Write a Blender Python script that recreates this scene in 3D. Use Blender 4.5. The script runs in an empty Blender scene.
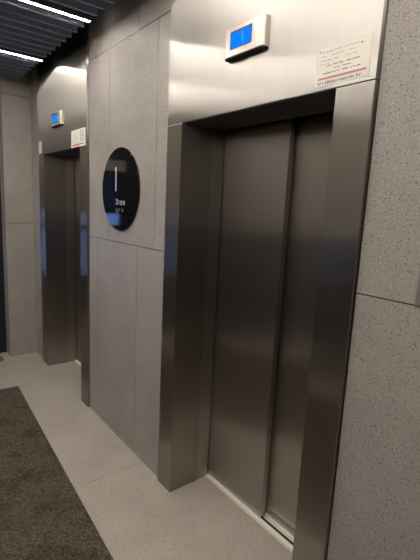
import bpy, bmesh, math, random
from mathutils import Vector, Matrix
random.seed(7)
S = bpy.context.scene
C = S.collection

# ------------------------------------------------------------------ materials
def new_mat(name):
    m = bpy.data.materials.new(name); m.use_nodes = True
    nt = m.node_tree; nt.nodes.clear()
    out = nt.nodes.new('ShaderNodeOutputMaterial')
    b = nt.nodes.new('ShaderNodeBsdfPrincipled')
    nt.links.new(b.outputs[0], out.inputs[0])
    return m, nt, b

def plain(name, col, rough=.5, metal=0., spec=.5):
    m, nt, b = new_mat(name)
    b.inputs['Base Color'].default_value = (*col, 1)
    b.inputs['Roughness'].default_value = rough
    b.inputs['Metallic'].default_value = metal
    b.inputs['Specular IOR Level'].default_value = spec
    return m

def emit(name, col, strength):
    m = bpy.data.materials.new(name); m.use_nodes = True
    nt = m.node_tree; nt.nodes.clear()
    out = nt.nodes.new('ShaderNodeOutputMaterial')
    e = nt.nodes.new('ShaderNodeEmission')
    e.inputs[0].default_value = (*col, 1); e.inputs[1].default_value = strength
    nt.links.new(e.outputs[0], out.inputs[0])
    return m

def N(nt, kind, **kw):
    n = nt.nodes.new(kind)
    for k, v in kw.items(): setattr(n, k, v)
    return n

def position(nt, scale=(1, 1, 1)):
    g = N(nt, 'ShaderNodeNewGeometry')
    mp = N(nt, 'ShaderNodeMapping'); mp.inputs['Scale'].default_value = scale
    nt.links.new(g.outputs['Position'], mp.inputs['Vector'])
    return mp.outputs[0]

def noise(nt, vec, scale, detail=3, rough=.6):
    n = N(nt, 'ShaderNodeTexNoise'); n.inputs['Scale'].default_value = scale
    n.inputs['Detail'].default_value = detail; n.inputs['Roughness'].default_value = rough
    nt.links.new(vec, n.inputs['Vector']); return n.outputs[0]

def ramp(nt, fac, stops):
    r = N(nt, 'ShaderNodeValToRGB')
    e = r.color_ramp.elements
    while len(e) < len(stops): e.new(.5)
    for el, (p, c) in zip(e, stops):
        el.position = p; el.color = (*c, 1) if len(c) == 3 else c
    nt.links.new(fac, r.inputs[0]); return r.outputs[0]

def mix(nt, kind, fac, a, b):
    m = N(nt, 'ShaderNodeMix', data_type='RGBA', blend_type=kind)
    for sock, v in ((m.inputs[0], fac), (m.inputs[6], a), (m.inputs[7], b)):
        if isinstance(v, (int, float)): sock.default_value = v
        elif isinstance(v, tuple): sock.default_value = (*v, 1)
        else: nt.links.new(v, sock)
    return m.outputs[2]

def stone(name, col, rough, dark, light, pit_scale, pit_size, bump=.15, joints=()):
    """speckled stoneware / terrazzo"""
    m, nt, b = new_mat(name)
    p = position(nt)
    cloud = ramp(nt, noise(nt, p, 3.2, 4), [(.3, (.90,)*3), (.7, (1.08,)*3)])
    fine = ramp(nt, noise(nt, p, 150, 3, .7), [(.34, (.62,)*3), (.5, (1.,)*3), (.68, (1.25,)*3)])
    c = mix(nt, 'MULTIPLY', 1., col, cloud)
    c = mix(nt, 'MULTIPLY', .8, c, fine)
    v = N(nt, 'ShaderNodeTexVoronoi'); v.inputs['Scale'].default_value = pit_scale
    nt.links.new(p, v.inputs['Vector'])
    pits = ramp(nt, v.outputs['Distance'], [(pit_size*.6, (1,)*3), (pit_size, (0,)*3)])
    gate = ramp(nt, v.outputs['Color'], [(.36, (0,)*3), (.42, (1,)*3)])
    pm = mix(nt, 'MULTIPLY', 1., pits, gate)
    c = mix(nt, 'MIX', pm, c, dark)
    v2 = N(nt, 'ShaderNodeTexVoronoi'); v2.inputs['Scale'].default_value = pit_scale*.8
    mp = N(nt, 'ShaderNodeMapping'); mp.inputs['Location'].default_value = (3.3, 1.7, 5.1)
    nt.links.new(p, mp.inputs[0]); nt.links.new(mp.outputs[0], v2.inputs['Vector'])
    lp = ramp(nt, v2.outputs['Distance'], [(pit_size*.5, (1,)*3), (pit_size*.9, (0,)*3)])
    lg = ramp(nt, v2.outputs['Color'], [(.6, (0,)*3), (.65, (1,)*3)])
    c = mix(nt, 'MIX', mix(nt, 'MULTIPLY', 1., lp, lg), c, light)
    nt.links.new(c, b.inputs['Base Color'])
    b.inputs['Roughness'].default_value = rough
    b.inputs['Specular IOR Level'].default_value = .35
    bp = N(nt, 'ShaderNodeBump'); bp.inputs['Strength'].default_value = bump
    bp.inputs['Distance'].default_value = .002
    nt.links.new(fine, bp.inputs['Height']); nt.links.new(bp.outputs[0], b.inputs['Normal'])
    return m

def steel(name, col, rough, aniso=.9, wave=.0):
    """vertically brushed stainless steel: reflections spread sideways"""
    m, nt, b = new_mat(name)
    p = position(nt, (420, 420, 2.0))
    st = ramp(nt, noise(nt, p, 1., 3, .6), [(.3, (.95,)*3), (.7, (1.03,)*3)])
    nt.nodes.remove(b)
    colour = mix(nt, 'MULTIPLY', 1., col, st)
    g = N(nt, 'ShaderNodeNewGeometry')
    cr = N(nt, 'ShaderNodeVectorMath', operation='CROSS_PRODUCT')
    nt.links.new(g.outputs['True Normal'], cr.inputs[0]); cr.inputs[1].default_value = (.001, .002, 1)
    lobes = []
    for r_, a_ in ((rough, -aniso), (.55, -.3)):
        gl = N(nt, 'ShaderNodeBsdfAnisotropic', distribution='GGX')
        nt.links.new(colour, gl.inputs['Color']); gl.inputs['Roughness'].default_value = r_
        gl.inputs['Anisotropy'].default_value = a_; nt.links.new(cr.outputs[0], gl.inputs['Tangent'])
        lobes.append(gl)
    if wave:
        w = noise(nt, position(nt, (1.6, 1.6, 1.1)), 2.2, 1, .4)
        bp = N(nt, 'ShaderNodeBump'); bp.inputs['Strength'].default_value = 1.
        bp.inputs['Distance'].default_value = wave
        nt.links.new(w, bp.inputs['Height'])
        for gl in lobes: nt.links.new(bp.outputs[0], gl.inputs['Normal'])
    mx = N(nt, 'ShaderNodeMixShader'); mx.inputs[0].default_value = .12
    nt.links.new(lobes[0].outputs[0], mx.inputs[1]); nt.links.new(lobes[1].outputs[0], mx.inputs[2])
    nt.links.new(mx.outputs[0], next(n for n in nt.nodes if n.type == 'OUTPUT_MATERIAL').inputs[0])
    return m

M = {}
M['wall'] = stone('wall stoneware', (.35, .315, .282), .5, (.095, .085, .075), (.46, .42, .385), 100, .27)
M['floor'] = stone('floor terrazzo', (.41, .362, .305), .34, (.14, .12, .10), (.60, .55, .48), 85, .22, .08)
M['grout'] = plain('joint shadow grout', (.035, .032, .03), .9)
M['steel'] = steel('brushed stainless steel', (.40, .372, .334), .285, .80, .0012)
M['door_steel'] = steel('brushed door steel', (.50, .468, .432), .33, .78)
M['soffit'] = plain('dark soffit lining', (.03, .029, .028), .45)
M['sill'] = plain('sill aluminium', (.95, .89, .78), .4, .1)
M['track'] = plain('sill groove', (.03, .027, .024), .7)
M['slat'] = plain('slat anthracite', (.24, .29, .38), .5)
M['plenum'] = plain('ceiling void black', (.15, .18, .235), .9)
M['lamp'] = emit('led diffuser', (1., .945, .875), 40.)
M['lamp_body'] = plain('led aluminium body', (.10, .10, .11), .5, .6)
M['black'] = plain('black powder coat', (.012, .0115, .011), .4)
M['blackglass'] = plain('black gloss glass', (.004, .004, .005), .06)
M['white'] = plain('white print', (.78, .76, .72), .5)
M['sign_print'] = plain('sign print', (.55, .53, .5), .5)
M['paper'] = plain('cream sticker film', (.79, .725, .63), .5)
M['paper_far'] = plain('ivory sticker film', (.90, .85, .75), .55)
M['red'] = plain('red print', (.58, .17, .14), .5)
M['pink'] = plain('pale red print', (.80, .46, .40), .5)
M['blue'] = plain('blue print', (.045, .07, .17), .5)
M['grey_print'] = plain('grey print', (.40, .36, .33), .6)
M['dark_print'] = plain('dark print', (.20, .17, .16), .6)
M['display_body'] = plain('display metal casing', (.64, .585, .50), .34, .65)
M['display_bottom'] = plain('display black underside', (.018, .018, .02), .45)
M['screen'] = emit('blue display light', (.002, .070, .34), 1.0)
M['digit'] = emit('pale blue digit light', (.02, .09, .42), 1.)
M['gold'] = plain('polished brass', (.72, .50, .18), .25, 1.)
M['plate'] = plain('call plate satin steel', (.62, .58, .53), .35, .9)
M['beige'] = plain('beige transom', (.62, .56, .48), .5)
M['plaster'] = plain('outside paving', (.12, .12, .13), .9)

m, nt, b = new_mat('tinted door glass')
b.inputs['Base Color'].default_value = (.010, .013, .02, 1); b.inputs['Roughness'].default_value = .02
b.inputs['Transmission Weight'].default_value = 1.; b.inputs['IOR'].default_value = 1.45
M['glass'] = m
m = bpy.data.materials.new('added blue reflection glass'); m.use_nodes = True
nt = m.node_tree; nt.nodes.clear()
o_ = nt.nodes.new('ShaderNodeOutputMaterial'); t_ = nt.nodes.new('ShaderNodeBsdfTranslucent')
t_.inputs[0].default_value = (.72, .80, .92, 1); nt.links.new(t_.outputs[0], o_.inputs[0])
M['blue_glow'] = m  # passes sky light; added as the source of blue reflections in the steel

# mat: dark looped pile with a diagonal weave and worn patches
m, nt, b = new_mat('brown loop pile')
tc = N(nt, 'ShaderNodeTexCoord')
mp = N(nt, 'ShaderNodeMapping'); mp.inputs['Rotation'].default_value = (0, 0, math.radians(45))
mp.inputs['Scale'].default_value = (1, 1, 1)
nt.links.new(tc.outputs['Object'], mp.inputs[0])
v = N(nt, 'ShaderNodeTexVoronoi'); v.inputs['Scale'].default_value = 84; v.inputs['Randomness'].default_value = .3
nt.links.new(mp.outputs[0], v.inputs['Vector'])
loops = ramp(nt, v.outputs['Distance'], [(.08, (2.1,)*3), (.45, (.8,)*3), (.75, (.2,)*3)])
blot = ramp(nt, noise(nt, tc.outputs['Object'], 5.5, 4), [(.33, (.68,)*3), (.52, (1.05,)*3)])
nt.links.new(mix(nt, 'MULTIPLY', 1., mix(nt, 'MULTIPLY', 1., (.128, .103, .075), loops), blot), b.inputs['Base Color'])
b.inputs['Roughness'].default_value = .95; b.inputs['Specular IOR Level'].default_value = .1
bp = N(nt, 'ShaderNodeBump'); bp.inputs['Distance'].default_value = .004; bp.inputs['Strength'].default_value = .8
nt.links.new(loops, bp.inputs['Height']); nt.links.new(bp.outputs[0], b.inputs['Normal'])
M['mat'] = m

# ------------------------------------------------------------------ mesh helpers (world coordinates)
def box(bm, x0, x1, y0, y1, z0, z1, mi=0, bev=0, seg=2, edges=None):
    vs = [bm.verts.new((x, y, z)) for z in (z0, z1) for x, y in ((x0, y0), (x1, y0), (x1, y1), (x0, y1))]
    fs = [bm.faces.new([vs[i] for i in q]) for q in
          ((3, 2, 1, 0), (4, 5, 6, 7), (0, 1, 5, 4), (1, 2, 6, 5), (2, 3, 7, 6), (3, 0, 4, 7))]
    for f in fs: f.material_index = mi
    if bev:
        es = list({e for f in fs for e in f.edges})
        if edges: es = [e for e in es if edges(e)]
        r = bmesh.ops.bevel(bm, geom=es, offset=bev, segments=seg, affect='EDGES', profile=.5)
        for f in r['faces']: f.material_index = mi

def prism(bm, pts, axis, a0, a1, mi=0):
    """closed polygon extruded along an axis; pts are the two other coordinates in order"""
    def co(p, a):
        q = list(p); q.insert(axis, a); return q
    A = [bm.verts.new(co(p, a0)) for p in pts]; B = [bm.verts.new(co(p, a1)) for p in pts]
    n = len(pts)
    fs = [bm.faces.new(A), bm.faces.new(B[::-1])]
    for i in range(n): fs.append(bm.faces.new((A[i], B[i], B[(i+1) % n], A[(i+1) % n])))
    for f in fs: f.material_index = mi

def lathe(bm, prof, centre, axis='Z', n=48):
    """profile of (radius, height) turned about an axis through centre"""
    rings = []
    for r, h in prof:
        ring = []
        for i in range(n if r > 1e-6 else 1):
            a = 2*math.pi*i/n
            p = (r*math.cos(a), r*math.sin(a), h) if axis == 'Z' else (r*math.cos(a), -h, r*math.sin(a))
            ring.append(bm.verts.new(Vector(centre)+Vector(p)))
        rings.append(ring)
    for A, B in zip(rings, rings[1:]):
        for i in range(n):
            j = (i+1) % n
            q = [A[i % len(A)], A[j % len(A)], B[j % len(B)], B[i % len(B)]]
            q = list(dict.fromkeys(q))
            if len(q) > 2: bm.faces.new(q)
    for ring in (rings[0], rings[-1]):
        if len(ring) > 2: bm.faces.new(ring)

def wloc(o):
    p = Vector(o.location)
    while o.parent: o = o.parent; p += Vector(o.location)
    return p

def obj(name, bm, mats, parent=None, loc=(0, 0, 0), smooth=False):
    me = bpy.data.meshes.new(name)
    bmesh.ops.recalc_face_normals(bm, faces=bm.faces)
    o = bpy.data.objects.new(name, me); C.objects.link(o)
    base = wloc(parent) if parent else Vector((0, 0, 0))
    o.location = Vector(loc)-base if (parent and tuple(loc) != (0, 0, 0)) else (Vector((0, 0, 0)) if parent else Vector(loc))
    origin = Vector(loc) if tuple(loc) != (0, 0, 0) else base
    for v in bm.verts: v.co -= origin
    if parent: o.parent = parent
    bm.to_mesh(me); bm.free()
    for mm in (mats if isinstance(mats, (list, tuple)) else [mats]): me.materials.append(mm)
    if smooth:
        for p in me.polygons: p.use_smooth = True
        try:
            me.set_sharp_from_angle(angle=math.radians(35))
        except Exception: pass
    return o

def tag(o, label, cat, group=None):
    o['label'] = label; o['category'] = cat
    if group: o['group'] = group
    return o
def thing(name, label, cat, loc, group=None):
    o = bpy.data.objects.new(name, None); o.location = loc; o.empty_display_size = .1
    C.objects.link(o); return tag(o, label, cat, group)
def struct(name, bm, mats, loc=(0, 0, 0), parent=None):
    o = obj(name, bm, mats, parent, loc); o['kind'] = 'structure'; return o
def B(): return bmesh.new()

# ------------------------------------------------------------------ measured layout (metres; wall face at y = 0)
CORNER = -4.633; END = -4.80; RIGHT = 2.4; BACK = -2.62; TOP = 3.0
J0, J1, J2 = .169, 1.423, 2.679
PR = -.016; LH = 2.10
NEAR = (-1.9857, -1.8489, -.9239, -.7796)
FAR = (-4.3418, -4.1706, -3.2552, -3.1127)

# ------------------------------------------------------------------ setting
bm = B()
G = .0022
def tiles(bm, u0, u1, rows, put):
    """stoneware slabs with narrow open joints"""
    for z0, z1, cuts in rows:
        us = [u0]+[c for c in cuts if u0+.004 < c < u1-.004]+[u1]
        for i in range(len(us)-1):
            a = us[i]+(G if i else 0); b_ = us[i+1]-(G if i < len(us)-2 else 0)
            put(a, b_, z0+(G if z0 > 0 else 0), z1-(G if z1 < TOP else 0))
lower = [-2.3304+.612*k for k in range(-4, 1)]
middle = [-2.1262+.6287*k for k in range(-5, 9)]
upper = [-2.3556+.6287*k for k in range(-5, 9)]
ROWS = [(0, J1, lower), (J1, J2, middle), (J2, TOP, upper)]
for u0, u1 in ((CORNER, FAR[0]-.0005), (FAR[3]+.005, NEAR[0]-.0005), (NEAR[3]+.006, RIGHT)):
    tiles(bm, u0, u1, ROWS, lambda a, b_, z0, z1: box(bm, a, b_, 0, .03, z0, z1))
    box(bm, u0, u1, .0302, .10, 0, TOP, 1)
box(bm, CORNER, RIGHT, .62, .70, 0, TOP, 1)
struct('wall_front', bm, [M['wall'], M['grout']])

bm = B()   # short return beside the black doorway, then the lintel over it
rows = [(0, J1, []), (J1, J2, []), (J2, TOP, [])]
tiles(bm, -.27, -.0005, rows, lambda a, b_, z0, z1: box(bm, CORNER-.03, CORNER, a, b_, z0, z1))
box(bm, END-.1, CORNER-.0302, -.27, .70, 0, TOP)
box(bm, END-.1, CORNER, BACK, -.2702, 2.765, TOP)
box(bm, END-.1, CORNER, BACK, -1.75, 0, 2.7648)
struct('wall_left', bm, [M['wall'], M['grout']])

bm = B()
tiles(bm, END-.1, RIGHT, [(J1, J2, middle), (J2, TOP, upper)],
      lambda a, b_, z0, z1: box(bm, a, b_, BACK-.03, BACK, z0, z1))
tiles(bm, END-.1, RIGHT, [(0, J1-.003, middle)], lambda a, b_, z0, z1: box(bm, a, b_, BACK-.03, BACK, z0, z1, 2))  # unseen dark lower band, added to cut fill light and darken steel reflections
box(bm, END-.1, RIGHT, BACK-.1, BACK-.0302, 0, TOP, 1)
struct('wall_back', bm, [M['wall'], M['grout'], plain('added dark fill absorber', (.05, .046, .043), .6)])
bm = B(); box(bm, RIGHT+.0005, RIGHT+.1, BACK-.1, .70, 0, TOP)
struct('wall_right', bm, plain('end wall dimmed for reflections', (.03, .028, .026), .7))  # unseen end; dark colour stands in for dimness, keeps the reveals dark

bm = B()
fx = [-5.0, -2.2, .2, RIGHT+.1]
for i in range(len(fx)-1):
    for y0, y1 in ((BACK-.1, -1.2), (-1.2, .70)):
        box(bm, fx[i]+(.0014 if i else 0), fx[i+1]-.0014, y0+.0012, y1-.0012, -.02, 0)
box(bm, -5.0, RIGHT+.1, BACK-.1, .70, -.10, -.0202, 1)
box(bm, -5.0, RIGHT+.1, BACK-.1, .70, -.0201, -.0025, 2)
struct('floor', bm, [M['floor'], M['grout'], plain('floor joint filler', (.29, .258, .225), .8)])

bm = B(); box(bm, END-.1, RIGHT+.1, BACK-.1, .70, TOP+.0005, TOP+.12)
box(bm, END+.03, RIGHT-.03, -2.50, -.134, 2.836, 2.85)
ceil = struct('ceiling', bm, M['plenum'])
PITCH = 1.0120/9; L0 = -3.767; SY0, SY1 = -2.50, -.134
lamps = []
k = -7
while L0+k*PITCH < RIGHT-.06:
    x = L0+k*PITCH
    if k % 9 == 0 and k >= 0:
        if x < 1: lamps.append(x)
    else:
        bm = B(); box(bm, x-.011, x+.011, SY0, SY1, 2.80, 2.8358)
        s = obj('slat', bm, M['slat'], ceil); 
    k += 1

names = ['over the far elevator, nearest the black doorway', 'over the wall beside the round floor sign',
         'before the near elevator', 'right of the near elevator', 'over the mat behind the viewer', 'nearest the right end wall']
for i, x in enumerate(lamps):
    t = thing('ceiling_light', 'linear ceiling light '+names[i], 'ceiling light', (x, -1.3, 2.80), 'linear lights in the slatted ceiling')
    bm = B(); box(bm, x-.010, x+.010, SY0, SY1, 2.806, 2.8358)
    for xa, xb in ((x-.013, x-.0102), (x+.0102, x+.013)): box(bm, xa, xb, SY0, SY1, 2.8008, 2.8358)
    obj('housing', bm, M['lamp_body'], t)
    bm = B(); box(bm, x-.0085, x+.0085, SY0+.002, SY1-.002, 2.7998, 2.8058)
    obj('diffuser', bm, M['lamp'], t)

# black doorway at the far end; its unseen glazing is shaped for the reflections
d = bpy.data.objects.new('door_1', None); d.location = (END, -1.0, 0); C.objects.link(d); d['kind'] = 'structure'
X0, X1 = END-.07, END
bm = B()
box(bm, X0, X1, -.52, -.2705, .001, 2.7645, 0, .004)
box(bm, X0, X1, -1.749, -1.16, .001, 2.7645, 0, .004)
box(bm, X0, X1, -1.1598, -.5202, 2.1902, 2.7645)
obj('frame', bm, M['black'], d)
bm = B(); box(bm, X0, X1+.01, -1.1598, -.5202, 2.06, 2.19, 0, .004)
obj('transom', bm, M['beige'], d)
bm = B()
box(bm, X0+.01, X1-.01, -.58, -.5202, .003, 2.0598); box(bm, X0+.01, X1-.01, -1.1598, -1.10, .003, 2.0598)
box(bm, X0+.01, X1-.01, -1.0998, -.5802, .003, .80); box(bm, X0+.01, X1-.01, -1.0998, -.5802, 1.36, 1.41); box(bm, X0+.01, X1-.01, -1.0998, -.5802, 1.56, 1.62)
box(bm, X0+.01, X1-.01, -1.0998, -.5802, 2.03, 2.0598)
lf = obj('door_leaf', bm, M['black'], d)
bm = B(); box(bm, X0+.03, X1-.035, -1.0998, -.5802, .8002, 1.3598); obj('blue_reflection_pane', bm, M['blue_glow'], lf)  # unseen pane, added to give the blue reflection on the jambs
bm = B(); box(bm, X0+.03, X1-.035, -1.0998, -.5802, 1.4102, 1.5598); obj('blue_reflection_pane', bm, M['blue_glow'], lf)  # second added pane; the rail between splits the blue reflection into bands
bm = B(); box(bm, X0+.03, X1-.035, -1.0998, -.5802, 1.6202, 2.0298); obj('clear_pane', bm, M['glass'], lf)
bm = B(); box(bm, X1+.03, X1+.045, -1.145, -1.115, .95, 1.25, 0, .004)
box(bm, X1-.0098, X1+.0298, -1.138, -1.122, .98, 1.0); box(bm, X1-.0098, X1+.0298, -1.138, -1.122, 1.2, 1.22)
obj('door_handle', bm, M['plate'], lf)
bm = B(); box(bm, -30, -5.0, -20, 20, -.14, -.02)
struct('ground', bm, M['plaster'])

# ------------------------------------------------------------------ elevators
def elevator(dims, label):
    a, b_, c, dd = dims
    t = thing('elevator_entrance', label, 'elevator', ((b_+c)/2, .1, 0), 'elevators in the grey stone wall')
    bm = B(); box(bm, a, dd, PR, .055, LH+.0015, TOP-.001, 0, .0012, 2)
    box(bm, b_-.05, c+.05, .0552, .19, LH+.0015, LH+.03)
    obj('lintel_panel', bm, M['steel'], t)
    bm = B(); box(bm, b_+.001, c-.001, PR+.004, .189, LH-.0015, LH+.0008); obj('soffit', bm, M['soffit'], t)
    for x0, x1, s in ((a, b_, 1), (c, dd, -1)):
        bm = B(); box(bm, x0, x1, PR, .186, .001, LH-.0005, 0, .0022, 2)
        obj('jamb', bm, M['steel'], t)
    # inner landing-door frame, a little behind and inside the jambs' edge
    bm = B()
    for x, s in ((b_, 1), (c, -1)):
        e = .006*s
        xa, xb = sorted((x-.10*s, x-e)); box(bm, xa, xb, .1862, .232, .001, LH, 0, .001)
        xa, xb = sorted((x-.10*s, x-.008*s)); box(bm, xa, xb, .2322, .276, .001, LH, 0, .0015)
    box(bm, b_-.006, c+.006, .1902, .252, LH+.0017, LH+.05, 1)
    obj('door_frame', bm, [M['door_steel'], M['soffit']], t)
    # telescopic panels: the left one runs in front
    mid = b_+.466
    def panel(x0, x1, y0):
        bm = B(); box(bm, x0, x1, y0, y0+.034, .010, LH+.04, 0, .002)
        o = obj('door_panel', bm, M['door_steel'], t)
        return o
    panel(b_-.03, mid, .284)
    panel(mid-.05, c+.04, .338)
    bm = B()
    yy = [(.2525, .268, .0), (.2685, .2815, -.012), (.282, .312, .0), (.3135, .330, -.012), (.3305, .375, 0.)]
    # sill strip with two running grooves
    for y0, y1, dz in ((.2526, .2585, .003), (.2625, .290, .003), (.308, .316, .003), (.3195, .350, .003), (.360, .385, .003)):
        box(bm, b_-.0075, c+.0075, y0, y1, .0002, dz, 0)
    s = obj('sill', bm, M['sill'], t)
    bm = B(); box(bm, b_-.0075, c+.0075, .2526, .385, .0001, .0012); obj('running_groove', bm, M['track'], s)
    bm = B(); box(bm, b_-.2, c+.2, .40, .41, .001, LH+.3); obj('shaft_screen', bm, M['plenum'], t)
    return t
elevator(NEAR, 'near elevator with brushed steel surround and closed two panel sliding doors')
elevator(FAR, 'far elevator with steel surround beyond the round black floor sign')

# ------------------------------------------------------------------ indicator displays over the doors
def display(x0, x1, z0, z1, label):
    y0 = PR-.032; y1 = PR-.0004
    t = thing('floor_indicator', label, 'display', ((x0+x1)/2, PR, z0), 'floor indicators over the elevator doors')
    bm = B()
    pts = []
    R = .019
    for cx, s in ((x1-R, 1), (x0+R, -1)):
        seq = [(cx+s*R*math.cos(q), y0+R-R*math.sin(q)) for q in [i*math.pi/2/8 for i in range(9)]]
        pts.append(seq if s == 1 else seq[::-1])
    poly = [(x1, y1)]+pts[0]+pts[1]+[(x0, y1)]
    prism(bm, poly, 2, z0+.0052, z1)
    obj('casing', bm, M['display_body'], t, smooth=True)
    bm = B(); poly2 = [(px, py) for px, py in poly]
    prism(bm, poly2, 2, z0, z0+.005)
    obj('underside', bm, M['display_bottom'], t, smooth=True)
    w = x1-x0; h = z1-z0
    sx0, sx1 = x0+.20*w, x0+.72*w; sz0, sz1 = z0+.27*h, z0+.80*h
    bm = B(); box(bm, sx0-.006, sx1+.001, y0-.0012, y0-.0002, sz0-.001, sz1+.007)
    bz = obj('bezel', bm, M['display_bottom'], t)
    bm = B(); box(bm, sx0, sx1, y0-.0022, y0-.0013, sz0, sz1)
    sc = obj('screen', bm, M['screen'], t)
    bm = B(); cx = sx0+.60*(sx1-sx0); cz = (sz0+sz1)/2
    box(bm, cx-.004, cx+.004, y0-.0028, y0-.0023, cz-.022, cz+.022)
    box(bm, cx-.012, cx-.0042, y0-.0028, y0-.0023, cz+.012, cz+.019)
    obj('digit', bm, M['digit'], sc)
display(-1.498, -1.260, 2.308, 2.423, 'floor indicator with blue screen above the near elevator doors')
display(-3.843, -3.605, 2.300, 2.412, 'floor indicator with blue screen above the far elevator doors')

# ------------------------------------------------------------------ notices
def dashes(bm, x0, x1, z, h, y, thick, dens=.75):
    """a line of unreadably small print: short strokes grouped like words"""
    x = x0
    while x < x1-.001:
        w = min(random.uniform(.6, 2.4)*h, x1-x)
        if random.random() < dens:
            hh = h*random.uniform(.55, 1.)
            box(bm, x, x+w, y-thick, y, z-hh/2, z+hh/2)
        x += w+h*random.choice((.25, .3, .9))
def glyphs(bm, x0, x1, z, h, y, thick):
    x = x0
    while x < x1-h*.5:
        w = h*random.uniform(.45, .75); kind = random.randrange(4); s = h*.2
        box(bm, x, x+s, y-thick, y, z-h/2, z+h*random.choice((.1, .3, .5)))
        if kind != 1: box(bm, x+w-s, x+w, y-thick, y, z-h/2, z+h*random.choice((.1, .3)))
        box(bm, x+s, x+w-s if kind != 1 else x+w, y-thick, y, *( (z-.1*h, z+.1*h) if kind % 2 else (z-h/2, z-h*.3)))
        x += w+h*random.choice((.25, .25, .35, .8))

def sticker_near():
    x0, x1, z0, z1 = -1.012, -.804, 2.116, 2.2415; y = PR-.0003
    t = thing('notice_sticker', 'cream notice with red band and blue lettering right of the near floor indicator', 'sticker', ((x0+x1)/2, PR, z0))
    bm = B(); box(bm, x0, x1, y-.0008, y, z0, z1); obj('film', bm, M['paper'], t)
    f = y-.0009; W = x1-x0; H = z1-z0
    u = lambda q: x0+q*W
    vv = lambda q: z1-q*H
    bm = B()
    for q, a, e in ((.14, .09, .47), (.14, .5, .80), (.25, .08, .22), (.25, .28, .52), (.25, .62, .72), (.36, .08, .44), (.36, .55, .75), (.44, .08, .3)):
        dashes(bm, u(a), u(e), vv(q), .0035, f, .0003)
    obj('small_print', bm, M['grey_print'], t)
    bm = B()
    for q, a, e in ((.50, .2, .82), (.595, .36, .66), (.69, .14, .46), (.69, .52, .84)):
        dashes(bm, u(a), u(e), vv(q), .0042, f, .0003, .9)
    obj('contact_lines', bm, M['dark_print'], t)
    for a, q in ((.83, .16), (.05, .10)):
        bm = B(); lathe(bm, [(.0, 0), (.0032, 0), (.0032, .0003), (0, .0003)], (u(a), f, vv(q)), 'Y', 12)
        obj('bullet_mark', bm, M['dark_print'], t)
    bm = B(); 
    bx = u(.05)
    while bx < u(.93):
        w = random.uniform(.004, .010); box(bm, bx, min(bx+w, u(.94)), f-.0003, f, vv(.845), vv(.79)); bx += w+.0007
    obj('red_band', bm, M['red'], t)
    bm = B(); glyphs(bm, u(.05), u(.90), vv(.92), .0112, f, .0003); obj('blue_lettering', bm, M['blue'], t)
sticker_near()

def sticker_far():
    x0, x1, z0, z1 = -3.431, -3.137, 2.100, 2.229; y = PR-.0003
    t = thing('notice_sticker', 'white notice with red bottom band right of the far floor indicator', 'sticker', ((x0+x1)/2, PR, z0))
    bm = B(); box(bm, x0, x1, y-.0008, y, z0, z1); obj('film', bm, M['paper_far'], t)
    f = y-.0009; W = x1-x0; H = z1-z0
    u = lambda q: x0+q*W
    vv = lambda q: z1-q*H
    bm = B()
    for q in (.14, .27, .40, .53, .66): dashes(bm, u(.62), u(.90), vv(q), .0075, f, .0003, .95)
    obj('phone_column', bm, M['dark_print'], t)
    bm = B()
    for q in (.14, .27, .40, .53, .66, .74): dashes(bm, u(.08), u(.46), vv(q), .005, f, .0003, .6)
    obj('small_print', bm, M['grey_print'], t)
    bm = B(); box(bm, u(.06), u(.88), f-.0003, f, vv(.90), vv(.83)); obj('red_band', bm, M['red'], t)
    bm = B(); box(bm, u(.06), u(.60), f-.0003, f, vv(.965), vv(.91)); obj('pink_band', bm, M['pink'], t)
sticker_far()

x0, x1, z0, z1 = -4.332, -4.225, 2.112, 2.228; y = PR-.0003
t = thing('warning_sticker', 'small red and white sticker at top left corner of the far elevator surround', 'sticker', ((x0+x1)/2, PR, z0))
bm = B(); box(bm, x0, x1, y-.0008, y, z0, z1); obj('film', bm, M['pink'], t)
bm = B(); box(bm, x0+.034, x1-.016, y-.0012, y-.0009, z0+.006, z1-.008); obj('white_field', bm, M['white'], t)
bm = B(); dashes(bm, x0+.04, x1-.02, z0+.06, .006, y-.0013, .0003); dashes(bm, x0+.04, x1-.02, z0+.04, .006, y-.0013, .0003)
dashes(bm, x0+.04, x1-.02, z0+.085, .008, y-.0013, .0003); obj('red_print', bm, M['red'], t)

# ------------------------------------------------------------------ round floor sign
dc = (-2.572, 0, 1.771); R = .269; TH = .011
t = thing('floor_sign', 'round glossy black floor sign on the stone wall between the two elevators', 'sign', (dc[0], -.0005, dc[2]))
bm = B(); lathe(bm, [(0, .0005), (R-.002, .0005), (R, .0025), (R, TH-.002), (R-.002, TH), (0, TH)], dc, 'Y', 96)
obj('disc', bm, M['blackglass'], t, smooth=True)
def text(name, body, size, x, z, mat, align='LEFT', bold=0.):
    cu = bpy.data.curves.new(name, 'FONT'); cu.body = body; cu.size = size; cu.extrude = .0006
    cu.space_character = 1.12; cu.align_x = align; cu.offset = bold
    tmp = bpy.data.objects.new(name, cu); C.objects.link(tmp)
    bpy.context.view_layer.update()
    me = bpy.data.meshes.new_from_object(tmp.evaluated_get(bpy.context.evaluated_depsgraph_get()))
    bpy.data.objects.remove(tmp)
    me.transform(Matrix.Translation((x, -TH-.0012, z)) @ Matrix.Rotation(math.radians(90), 4, 'X'))
    bm = B(); bm.from_mesh(me); return obj(name, bm, mat, t)
bm = B()   # tall thin numeral one
box(bm, -2.626, -2.615, -TH-.0014, -TH-.0003, 1.762, 1.918)
prism(bm, [(-2.6262, 1.918), (-2.6262, 1.904), (-2.637, 1.894), (-2.637, 1.902)], 1, -TH-.0014, -TH-.0003)
obj('numeral', bm, M['white'], t)
text('lettering', 'Этаж', .052, -2.622, 1.672, M['sign_print'], 'LEFT', 0.)
M['braille'] = plain('grey braille', (.45, .43, .40), .45)
cells = {'э': (2, 4, 6), 'т': (2, 3, 4, 5), 'а': (1,), 'ж': (2, 4, 5)}
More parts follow.
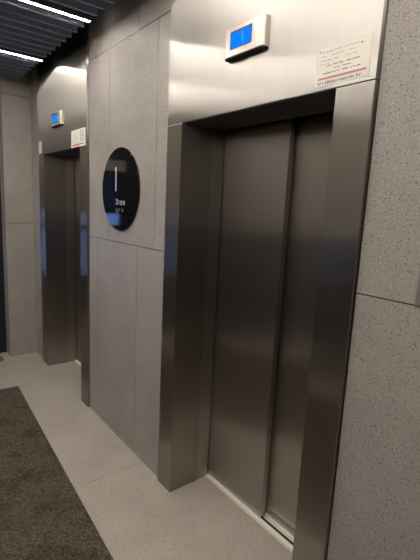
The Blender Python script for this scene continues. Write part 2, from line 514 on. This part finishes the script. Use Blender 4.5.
for i, ch in enumerate('этаж'):
    for dt in cells[ch]:
        px = -2.622+i*.032+(.012 if dt > 3 else 0); pz = 1.645-((dt-1) % 3)*.012
        bm = B(); lathe(bm, [(0, 0), (.0036, 0), (.003, .0016), (0, .0024)], (px, -TH-.0003, pz), 'Y', 12)
        obj('braille_dot', bm, M['braille'], t)

# ------------------------------------------------------------------ call panel at the right edge
t = thing('call_panel', 'satin steel elevator call panel on the wall right of the near elevator', 'call panel', (-.52, 0, 1.424))
bm = B(); box(bm, -.573, -.465, -.008, -.0005, 1.424, 1.674, 0, .003); obj('plate', bm, M['plate'], t)
bm = B(); lathe(bm, [(0, 0), (.021, 0), (.021, .003), (.018, .004), (0, .004)], (-.519, -.0082, 1.53), 'Y', 32)
obj('button', bm, M['display_body'], t, smooth=True)

# ------------------------------------------------------------------ floor things
bm = B()
L, Wd = 5.2, 1.70
box(bm, 0, L, -Wd, 0, .0004, .010, 0, .003)
mt = obj('entrance_mat', bm, M['mat'])
mt.location = (-3.812, -.389, 0); mt.rotation_euler = (0, 0, math.atan2(-.103, 2.22))
tag(mt, 'large dark brown looped mat lying on the pale floor before the elevators', 'mat')

bm = B(); lathe(bm, [(0, .0004), (.042, .0004), (.042, .007), (.039, .013), (.036, .026), (.029, .036), (.016, .043), (0, .046)], (-4.57, -.392, 0), 'Z', 40)
ds = obj('door_stop', bm, M['gold'], None, (-4.57, -.392, 0), True)
tag(ds, 'small round brass door stop on the floor before the black doorway', 'door stop')

# ------------------------------------------------------------------ sky, camera
w = bpy.data.worlds.new('World'); S.world = w; w.use_nodes = True
bg = w.node_tree.nodes['Background']; bg.inputs[0].default_value = (.36, .53, .92, 1); bg.inputs[1].default_value = 1.7

f, yaw, pit, rol, D, H = 414.4068, .9022, -.1732, .0485, 1.2453, 1.6845
fw = Vector((-math.sin(yaw)*math.cos(pit), math.cos(yaw)*math.cos(pit), math.sin(pit)))
r = fw.cross(Vector((0, 0, 1))).normalized(); u = r.cross(fw)
r2 = math.cos(rol)*r+math.sin(rol)*u; u2 = -math.sin(rol)*r+math.cos(rol)*u
cam = bpy.data.cameras.new('Camera'); co = bpy.data.objects.new('Camera', cam); C.objects.link(co)
mw = Matrix((r2, u2, -fw)).transposed().to_4x4(); mw.translation = (0, -D, H); co.matrix_world = mw
cam.sensor_fit = 'VERTICAL'; cam.sensor_height = 24; cam.lens = f*24/560; cam.clip_start = .05
S.camera = co

S.view_settings.view_transform = 'Standard'; S.view_settings.look = 'None'
S.view_settings.gamma = 1; S.view_settings.use_curve_mapping = False
S.view_settings.exposure = 1.74
S.cycles.max_bounces = 10
